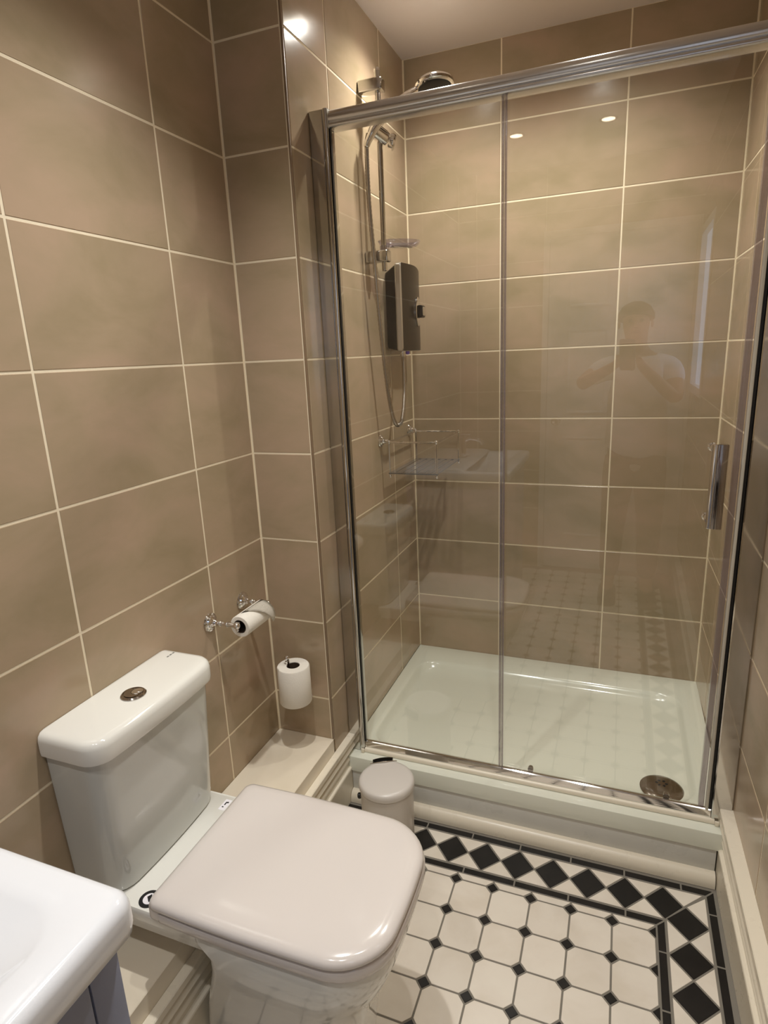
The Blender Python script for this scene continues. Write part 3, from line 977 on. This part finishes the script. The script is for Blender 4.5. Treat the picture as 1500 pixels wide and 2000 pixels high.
CARD = mat('brown_card', srgb(70, 54, 40), 0.8)
t1 = thing('toilet_roll', 'thin nearly used toilet roll with a loose end on the two-post holder', 'toilet roll', (XL + 0.084, -1.07, 0.749))
RC = V3((XL + 0.084, -1.132, 0.741))
obj('paper', roll(None, RC, (0, 1, 0), 0.115, 0.0290, 0.0185), PAPER, t1, angle=40)
obj('card_core', roll(None, RC + V3((0, 0.001, 0)), (0, 1, 0), 0.113, 0.0183, 0.0172), CARD, t1, angle=40)
# folded loose sheet: triangular flap lying on the outer side
bm = bmesh.new()
cx_, cz_ = RC.x, RC.z
rowsn = 12
g = []
for i in range(rowsn):
    a = math.radians(100 - i * 13)
    r = 0.0296 + 0.00035 * i ** 1.5
    ya = RC.y + 0.113 - 0.002
    yb = RC.y + 0.018 + 0.088 * (i / (rowsn - 1)) ** 1.0
    row = []
    for s in range(5):
        yy = yb + (ya - yb) * s / 4
        row.append(bm.verts.new((cx_ + r * math.cos(a) + 0.0005 * math.sin(yy * 300), yy, cz_ + r * math.sin(a))))
    g.append(row)
for i in range(rowsn - 1):
    for s in range(4): bm.faces.new((g[i][s], g[i][s + 1], g[i + 1][s + 1], g[i + 1][s]))
bmesh.ops.solidify(bm, geom=bm.faces[:], thickness=0.0006)
obj('loose_sheet', bm, PAPER, t1, angle=80)

h2 = thing('spare_roll_holder', 'small chrome upright spare roll holder on the alcove wall', 'toilet roll holder', (-0.09, YO, 0.40))
VX, VY = -0.083, YO - 0.066
obj('wall_flange', LA([(0.0, 0), (0.0200, 0), (0.0210, 0.002), (0.0190, 0.005), (0.0130, 0.008), (0.0070, 0.011), (0.0055, 0.014), (0, 0.014)], (VX, YO - 0.0003, 0.400), (0, -1, 0), 24), CHROME, h2)
obj('arm', tube(bmesh.new(), catmull([(VX, YO - 0.012, 0.400), (VX, VY + 0.022, 0.399), (VX - 0.002, VY + 0.006, 0.402), (VX - 0.004, VY, 0.412), (VX - 0.010, VY, 0.47), (VX - 0.017, VY, 0.545)], 5), 0.0048, 10), CHROME, h2)
bm = bmesh.new()
ball(bm, (VX - 0.0175, VY, 0.553), 0.0085)
lathe(bm, [(0.0, 0), (0.0065, 0), (0.0065, 0.003), (0, 0.003)], (VX - 0.017, VY, 0.541), n=12)
obj('finial', bm, CHROME, h2)
t2 = thing('toilet_roll', 'full upright toilet roll hanging on the alcove wall above the ledge', 'toilet roll', (VX, VY, 0.415))
obj('paper', roll(None, V3((VX + 0.003, VY - 0.002, 0.418)), (0, 0, 1), 0.116, 0.0475, 0.0195), PAPER, t2, angle=40)
obj('card_core', roll(None, V3((VX + 0.003, VY - 0.002, 0.419)), (0, 0, 1), 0.114, 0.0193, 0.0180), CARD, t2, angle=40)

# ---------------------------------------------------------------- pedal bin
bn = thing('pedal_bin', 'small round grey pedal bin between the toilet and the shower plinth', 'bin', (0.207, -0.955, 0))
BC = (0.207, -0.962, 0.0)
obj('body', LA([(0.0, 0.004), (0.070, 0.004), (0.0735, 0.010), (0.0755, 0.205), (0.0755, 0.212), (0.0735, 0.216), (0, 0.216)], BC, n=56), BINM, bn)
obj('base_ring', LA([(0.0, 0.0), (0.0755, 0.0), (0.0762, 0.004), (0.0762, 0.010), (0.0735, 0.012), (0, 0.012)], BC, n=56), DARK, bn)
obj('lid', LA([(0.0, 0.2165), (0.0770, 0.2165), (0.0790, 0.2185), (0.0795, 0.226), (0.0780, 0.2340), (0.0740, 0.2385), (0.066, 0.2405), (0.0, 0.2410)], BC, n=56), BINM, bn)
A = math.radians(118)
hx_, hy_ = BC[0] + 0.083 * math.cos(A), BC[1] + 0.083 * math.sin(A)
bm = bmesh.new()
pts = []
for t in range(-4, 5):
    a = A + math.radians(t * 5)
    pts.append((BC[0] + 0.0825 * math.cos(a), BC[1] + 0.0825 * math.sin(a), 0.2325))
bm = bmesh.new()
inn = [(BC[0] + 0.079 * math.cos(A + math.radians(t * 5)), BC[1] + 0.079 * math.sin(A + math.radians(t * 5))) for t in range(-4, 5)]
out_ = [(BC[0] + 0.0885 * math.cos(A + math.radians(t * 5)), BC[1] + 0.0885 * math.sin(A + math.radians(t * 5))) for t in range(4, -5, -1)]
loft(bm, [zl(inn + out_, 0.214), zl(inn + out_, 0.2405)])
obj('hinge', bm, PIANO, bn, angle=30)
pts = []
for t in range(0, 13):
    s = t / 12
    a = A - math.radians(30) + math.radians(60) * s
    rr_ = 0.0790 - 0.016 * math.sin(math.pi * s)
    pts.append((BC[0] + rr_ * math.cos(a), BC[1] + rr_ * math.sin(a), 0.238 + 0.0065 * math.sin(math.pi * s)))
obj('carry_handle', tube(bmesh.new(), pts, 0.0013, 8), CHROME, bn)
A2 = math.radians(200)
px_, py_ = BC[0] + 0.080 * math.cos(A2), BC[1] + 0.080 * math.sin(A2)
# wire ear on the body side, seen just above the toilet lid
bm = LA([(0.0, 0), (0.007, 0), (0.0085, 0.003), (0.0085, 0.008), (0.005, 0.011), (0, 0.011)], (BC[0] + 0.074 * math.cos(A2), BC[1] + 0.074 * math.sin(A2), 0.182), (math.cos(A2), math.sin(A2), 0), 16)
obj('handle_pivot', bm, DARK, bn)
A3 = math.radians(-62)
bm = B((-0.018, 0.018, -0.012, 0.016, 0.008, 0.016), bev=0.002)
bmesh.ops.rotate(bm, verts=bm.verts, cent=(0, 0, 0), matrix=Matrix.Rotation(A3 - math.pi / 2, 3, 'Z'))
bmesh.ops.translate(bm, verts=bm.verts, vec=(BC[0] + 0.088 * math.cos(A3), BC[1] + 0.088 * math.sin(A3), 0))
obj('pedal', bm, DARK, bn)

# ---------------------------------------------------------------- vanity unit and basin
va = thing('vanity_cabinet', 'blue-grey vanity cabinet at the lower left under the white basin', 'cabinet', (0.05, -2.2, 0))
CZ = 0.797
VYE = -2.56
obj('carcass', B((XL + 0.0005, 0.268, VYE, -1.945, 0.09, CZ), bev=0.001), CABM, va)
obj('plinth', B((XL + 0.0005, 0.240, VYE + 0.01, -1.965, 0.0, 0.09)), DARK, va, smooth=False)
obj('stile', B((0.268, 0.285, -1.983, -1.945, 0.09, CZ), bev=0.0015), CABM, va)
obj('stile', B((0.268, 0.285, VYE, VYE + 0.038, 0.09, CZ), bev=0.0015), CABM, va)
ym = (-1.986 + VYE + 0.041) / 2
for y0, y1 in ((ym + 0.0015, -1.986), (VYE + 0.041, ym - 0.0015)):
    d_ = obj('door', B((0.2685, 0.2865, y0, y1, 0.095, CZ - 0.009), bev=0.0015), CABM, va)
obj('top_shadow_rail', B((0.262, 0.276, VYE, -1.946, CZ - 0.008, CZ + 0.0005)), DARK, va, smooth=False) if False else None

ba = thing('wash_basin', 'glossy white rectangular wash basin on top of the grey cabinet', 'basin', (0.05, -2.2, CZ))
def bl_(x1, y1, z, r, x0=XL + 0.0005, y0=-2.58): return zl(rrect(x0, x1, y0, y1, r, 7, rs=(r, r, 0.004, 0.004)), z)
LL = [bl_(0.284, -1.942, CZ + 0.0005, 0.010), bl_(0.304, -1.938, CZ + 0.003, 0.016), bl_(0.312, -1.932, CZ + 0.010, 0.020), bl_(0.3140, -1.930, CZ + 0.020, 0.022), bl_(0.3135, -1.930, 0.838, 0.022), bl_(0.3115, -1.9315, 0.845, 0.022),
      bl_(0.306, -1.936, 0.850, 0.020), bl_(0.300, -1.942, 0.8515, 0.018, XL + 0.004, -2.57)]
r0 = lambda x0, x1, y0, y1, z, r: zl(rrect(x0, x1, y0, y1, r, 7), z)
LL += [r0(0.012, 0.270, -2.53, -1.975, 0.8505, 0.05), r0(0.018, 0.264, -2.524, -1.981, 0.848, 0.05), r0(0.045, 0.235, -2.48, -2.03, 0.830, 0.06), r0(0.075, 0.205, -2.42, -2.09, 0.808, 0.06), r0(0.10, 0.18, -2.36, -2.15, 0.803, 0.035)]
obj('basin_body', loft(bmesh.new(), LL), BASIN, ba, angle=60)
bm = loft(bmesh.new(), [zl(rrect(XL + 0.0005, 0.100, -2.57, -1.940, 0.01, 4), 0.8500), zl(rrect(XL + 0.0005, 0.092, -2.57, -1.941, 0.012, 4), 0.857), zl(rrect(XL + 0.0005, 0.082, -2.565, -1.944, 0.012, 4), 0.862), zl(rrect(XL + 0.0005, 0.07, -2.56, -1.95, 0.012, 4), 0.8635)])
obj('tap_ledge', bm, BASIN, ba, angle=60)
t = bmesh.new()
lathe(t, [(0, 0), (0.024, 0), (0.024, 0.006), (0.019, 0.010), (0.018, 0.10), (0.015, 0.115), (0, 0.118)], (0.02, -2.25, 0.8635), n=24)
tp = thing('basin_tap', 'chrome mixer tap at the back of the white basin', 'tap', (0.02, -2.25, 0.8635))
obj('tap_body', t, CHROME, tp)
obj('spout', tube(bmesh.new(), catmull([(0.02, -2.25, 0.95), (0.06, -2.25, 0.965), (0.11, -2.25, 0.955), (0.125, -2.25, 0.935)], 5), 0.010, 12), CHROME, tp)
obj('lever', B((0.005, 0.060, -2.257, -2.243, 0.984, 0.991), bev=0.002), CHROME, tp)

# ---------------------------------------------------------------- door and added fill window behind the camera
dx0, dx1 = 0.345, 1.115
door = obj('door_1', B((dx0, dx1, YR - 0.045, YR - 0.005, 0.006, 2.01), bev=0.001), DOORM, smooth=False, loc=(dx0, YR, 0))
door['kind'] = 'structure'
for (a, b) in ((dx0 + 0.11, dx0 + 0.345), (dx1 - 0.345, dx1 - 0.11)):
    for (c, d) in ((0.22, 0.86), (1.0, 1.50), (1.62, 1.86)):
        bm = bmesh.new()
        F = lambda i, y: [(a + i, y, c + i), (b - i, y, c + i), (b - i, y, d - i), (a + i, y, d - i)]
        loft(bm, [F(0.0, YR - 0.006), F(0.0, YR - 0.001), F(0.010, YR + 0.001), F(0.022, YR - 0.003), F(0.045, YR + 0.000)], cap0=True)
        obj('door_panel', bm, DOORM, door, smooth=False)
obj('door_knob', LA([(0, 0), (0.025, 0), (0.025, 0.004), (0.009, 0.008), (0.009, 0.03), (0.024, 0.04), (0.026, 0.052), (0.018, 0.062), (0, 0.064)], (dx0 + 0.06, YR - 0.005, 0.96), (0, 1, 0), 20), CHROME, door)
dt = obj('trim_3', B((dx0 - 0.035, dx0 - 0.002, YR - 0.04, YR + 0.012, 0, 2.0119), (dx1 + 0.001, dx1 + 0.02, YR - 0.04, YR + 0.012, 0, 2.0119), (dx0 - 0.035, dx1 + 0.02, YR - 0.04, YR + 0.012, 2.012, 2.05)), DOORM, smooth=False)
dt['kind'] = 'structure'
# unseen window added behind the camera, glowing as a cool fill
wn = obj('fill_window_1', B((1.122, 1.170, -2.967, -2.925, 1.134, 1.972), (1.122, 1.170, -2.475, -2.433, 1.134, 1.972), (1.122, 1.170, -2.9249, -2.4751, 1.134, 1.176), (1.122, 1.170, -2.9249, -2.4751, 1.93, 1.972)), DOORM, smooth=False)
wn['kind'] = 'structure'
obj('glow_pane', B((1.148, 1.153, -2.93, -2.47, 1.17, 1.935)), emit('added_cool_glow', (0.50, 0.70, 1.0, 1), 1.6), wn, smooth=False)

# ---------------------------------------------------------------- ceiling downlights
LENS = emit('lamp_lens', (1, 0.88, 0.7, 1), 14.0)
labs = ['round ceiling downlight over the shower, on the riser rail side', 'round ceiling downlight over the shower, on the sliding door side',
        'round ceiling downlight above the toilet', 'round ceiling downlight above the tiled floor beside the toilet',
        'round ceiling downlight above the wash basin', 'round ceiling downlight above the photographer']
for (x, y, p, c, sz), lb in zip(DOWN, labs):
    dl = thing('downlight', lb, 'ceiling light', (x, y, CEIL))
    bm = bmesh.new()
    lathe(bm, [(0.030, 0.0), (0.041, 0.0), (0.041, -0.003), (0.034, -0.005), (0.030, -0.004)], (x, y, CEIL), n=32)
    caps = [f for f in bm.faces if len(f.verts) == 32]
    bmesh.ops.delete(bm, geom=caps, context='FACES')
    obj('bezel', bm, CHROME, dl)
    obj('lens', LA([(0.0, 0), (0.030, 0), (0.030, -0.002), (0, -0.002)], (x, y, CEIL), n=32), LENS, dl)

# ---------------------------------------------------------------- photographer (seen only as a faint reflection in the glass)
SKIN = mat('skin', srgb(176, 124, 96), 0.5, **{'Subsurface Weight': 0.05})
SHIRT = noise_rough(mat('white_shirt', srgb(226, 226, 232), 0.85), 20, 0.05, 0.4, 40)
SHORTS = noise_rough(mat('dark_trousers', srgb(58, 50, 46), 0.85), 20, 0.05, 0.4, 60)
HAIR = noise_rough(mat('dark_short_hair', srgb(44, 34, 28), 0.7), 60, 0.05, 0.6, 300)


def skin(name, J, E_, m, parent, root=0, sub=2, label=None):
    """J: list of (xyz, radius) or (xyz, (rx, ry))."""
    o0 = wloc(parent)
    me = bpy.data.meshes.new(name)
    me.from_pydata([tuple(V3(j[0]) - o0) for j in J], E_, [])
    o = lk(bpy.data.objects.new(name, me))
    o.parent = parent
    md = o.modifiers.new('skin', 'SKIN')
    md.use_smooth_shade = True
    for i, j in enumerate(J):
        sv = me.skin_vertices[0].data[i]
        r = j[1]
        sv.radius = (r, r) if not isinstance(r, tuple) else r
        sv.use_root = (i == root)
    s = o.modifiers.new('sub', 'SUBSURF')
    s.levels = sub
    s.render_levels = sub
    me.materials.append(m)
    if label: o['label'] = label
    return o


pp = thing('person', 'person in a white shirt and dark trousers standing by the door holding up a phone', 'person', (0.84, -2.66, 0))
pc = CAM - cf * 0.009 - cu * 0.050 + cr * 0.012
HL = pc - cr * 0.046 - cu * 0.035 - cf * 0.020     # hand on the left edge of the phone (image left)
HR = pc + cr * 0.046 - cu * 0.035 - cf * 0.020
J = [((0.86, -2.69, 0.84), (0.125, 0.085)),   # 0 pelvis
     ((0.86, -2.69, 1.02), (0.112, 0.080)),   # 1 waist
     ((0.85, -2.68, 1.20), (0.135, 0.090)),   # 2 chest
     ((0.845, -2.675, 1.305), (0.085, 0.065)),  # 3 upper chest
     ((0.84, -2.665, 1.365), 0.050),          # 4 neck
     ((0.832, -2.645, 1.43), (0.052, 0.060)),  # 5 jaw
     ((0.826, -2.640, 1.50), (0.070, 0.085)),  # 6 face
     ((0.824, -2.650, 1.565), (0.062, 0.078)),  # 7 crown
     ((0.675, -2.675, 1.285), 0.052),         # 8 L shoulder
     ((0.565, -2.565, 1.200), 0.038),         # 9 L elbow
     (tuple(HL - V3((0.03, 0.055, 0.03))), 0.024),  # 10 L wrist
     ((1.015, -2.680, 1.285), 0.052),         # 11 R shoulder
     ((1.035, -2.590, 1.115), 0.038),         # 12 R elbow
     (tuple(HR + V3((0.03, -0.055, -0.04))), 0.024),  # 13 R wrist
     ((0.785, -2.69, 0.78), 0.085), ((0.765, -2.665, 0.44), 0.055), ((0.755, -2.69, 0.09), 0.036), ((0.748, -2.61, 0.034), 0.034), ((0.745, -2.53, 0.026), 0.026),
     ((0.935, -2.69, 0.78), 0.085), ((0.950, -2.665, 0.44), 0.055), ((0.955, -2.69, 0.09), 0.036), ((0.962, -2.61, 0.034), 0.034), ((0.966, -2.53, 0.026), 0.026)]
E_ = [(0, 1), (1, 2), (2, 3), (3, 4), (4, 5), (5, 6), (6, 7), (3, 8), (8, 9), (9, 10), (3, 11), (11, 12), (12, 13), (0, 14), (14, 15), (15, 16), (16, 17), (17, 18), (0, 19), (19, 20), (20, 21), (21, 22), (22, 23)]
# hands grow out of the wrists: palm, four fingers round the phone edge, thumb
for s, Hh, wi in ((-1, HL, 10), (1, HR, 13)):
    b0 = len(J)
    J.append((tuple(Hh), 0.017))
    E_.append((wi, b0))
    for q in range(4):
        lenf = (0.034, 0.040, 0.038, 0.030)[q]
        base = Hh + cu * (0.026 - 0.016 * q) + cr * s * 0.004 + cf * 0.004
        mid = base + cr * s * 0.006 + cf * (lenf * 0.35)
        tip = mid - cr * s * 0.012 - cu * 0.002
        k0 = len(J)
        J += [(tuple(base), 0.0085), (tuple(mid), 0.0078), (tuple(tip), 0.0065)]
        E_ += [(b0, k0), (k0, k0 + 1), (k0 + 1, k0 + 2)]
    k0 = len(J)
    J += [(tuple(Hh - cr * s * 0.012 + cu * 0.016 - cf * 0.008), 0.010), (tuple(Hh - cr * s * 0.026 + cu * 0.030 - cf * 0.006), 0.0085)]
    E_ += [(b0, k0), (k0, k0 + 1)]
body = skin('body', J, E_, SKIN, pp)
# face details
fc = V3((0.824, -2.640, 1.50))
EYE = mat('eye', srgb(60, 46, 40), 0.3)
for s in (-1, 1):
    obj('eye', ball(bmesh.new(), (fc.x + s * 0.026, fc.y + 0.078, fc.z + 0.012), 0.010, 10), EYE, pp)
obj('nose', LA([(0.0, 0), (0.012, 0.004), (0.009, 0.024), (0.004, 0.040), (0, 0.042)], (fc.x, fc.y + 0.086, fc.z - 0.026), (0, -0.18, 1), 10), SKIN, pp)
obj('mouth', LA([(0, 0), (0.004, 0.004), (0.005, 0.020), (0.004, 0.036), (0, 0.040)], (fc.x - 0.020, fc.y + 0.072, fc.z - 0.046), (1, 0, 0), 8), mat('lips', srgb(140, 80, 70), 0.5), pp)
for s in (-1, 1):
    obj('ear', LA([(0, 0), (0.018, 0.002), (0.020, 0.006), (0.010, 0.010), (0, 0.010)], (fc.x + s * 0.074, fc.y - 0.012, fc.z - 0.004), (s, 0.2, 0), 14), SKIN, pp)
hairL = [(0.0, 0.098), (0.035, 0.092), (0.062, 0.072), (0.078, 0.040), (0.080, 0.012)]
bm = LA(list(reversed(hairL)), (fc.x, fc.y - 0.014, fc.z + 0.010), (0, -0.25, 1), 24, sx=1.0, sy=1.12)
obj('hair', bm, HAIR, pp)
JS = [((0.86, -2.69, 0.70), (0.185, 0.140)), ((0.86, -2.69, 0.93), (0.165, 0.125)), ((0.85, -2.68, 1.18), (0.162, 0.115)), ((0.845, -2.675, 1.295), (0.098, 0.075)), ((0.842, -2.668, 1.330), (0.062, 0.055)),
      ((0.668, -2.678, 1.275), 0.066), ((0.600, -2.605, 1.222), 0.058), ((1.022, -2.683, 1.275), 0.066), ((1.034, -2.625, 1.175), 0.058)]
skin('shirt', JS, [(0, 1), (1, 2), (2, 3), (3, 4), (3, 5), (5, 6), (3, 7), (7, 8)], SHIRT, pp)
JT = [((0.86, -2.69, 0.93), (0.140, 0.100)), ((0.785, -2.69, 0.77), 0.100), ((0.765, -2.668, 0.45), 0.070), ((0.755, -2.69, 0.10), 0.055), ((0.935, -2.69, 0.77), 0.100), ((0.950, -2.668, 0.45), 0.070), ((0.955, -2.69, 0.10), 0.055)]
skin('trousers', JT, [(0, 1), (1, 2), (2, 3), (0, 4), (4, 5), (5, 6)], SHORTS, pp)

for s in (-1, 1):
    x = 0.857 + s * 0.105
    Lp = []
    for z, g in ((0.002, 0.0), (0.02, 0.004), (0.045, -0.002), (0.062, -0.016)):
        Lp.append(zl(rrect(x - 0.044 - g, x + 0.044 + g, -2.745 - g, -2.485 + g - (0.07 if z > 0.05 else 0), 0.038, 5), z))
    obj('shoe', loft(bmesh.new(), Lp), DARK, pp, angle=50)
# phone
ph = thing('phone', 'dark slab phone held up in both hands in front of the face', 'phone', tuple(pc))
bm = loft(bmesh.new(), [[tuple(V3((0, 0, 0)) + cr * a + cu * b + cf * d) for a, b in rrect(-0.036 + i, 0.036 - i, -0.074 + i, 0.074 - i, 0.010, 5)] for d, i in ((-0.004, 0.001), (-0.003, 0), (0.003, 0), (0.004, 0.001))])
bmesh.ops.translate(bm, verts=bm.verts, vec=pc)
obj('phone_case', bm, DARK, ph)
obj('lens_ring', LA([(0, 0.004), (0.0085, 0.004), (0.0085, 0.0055), (0.006, 0.0058), (0, 0.0058)], pc + cu * 0.050 - cr * 0.012, cf, 20), NICKEL, ph)
bpy.context.view_layer.update()
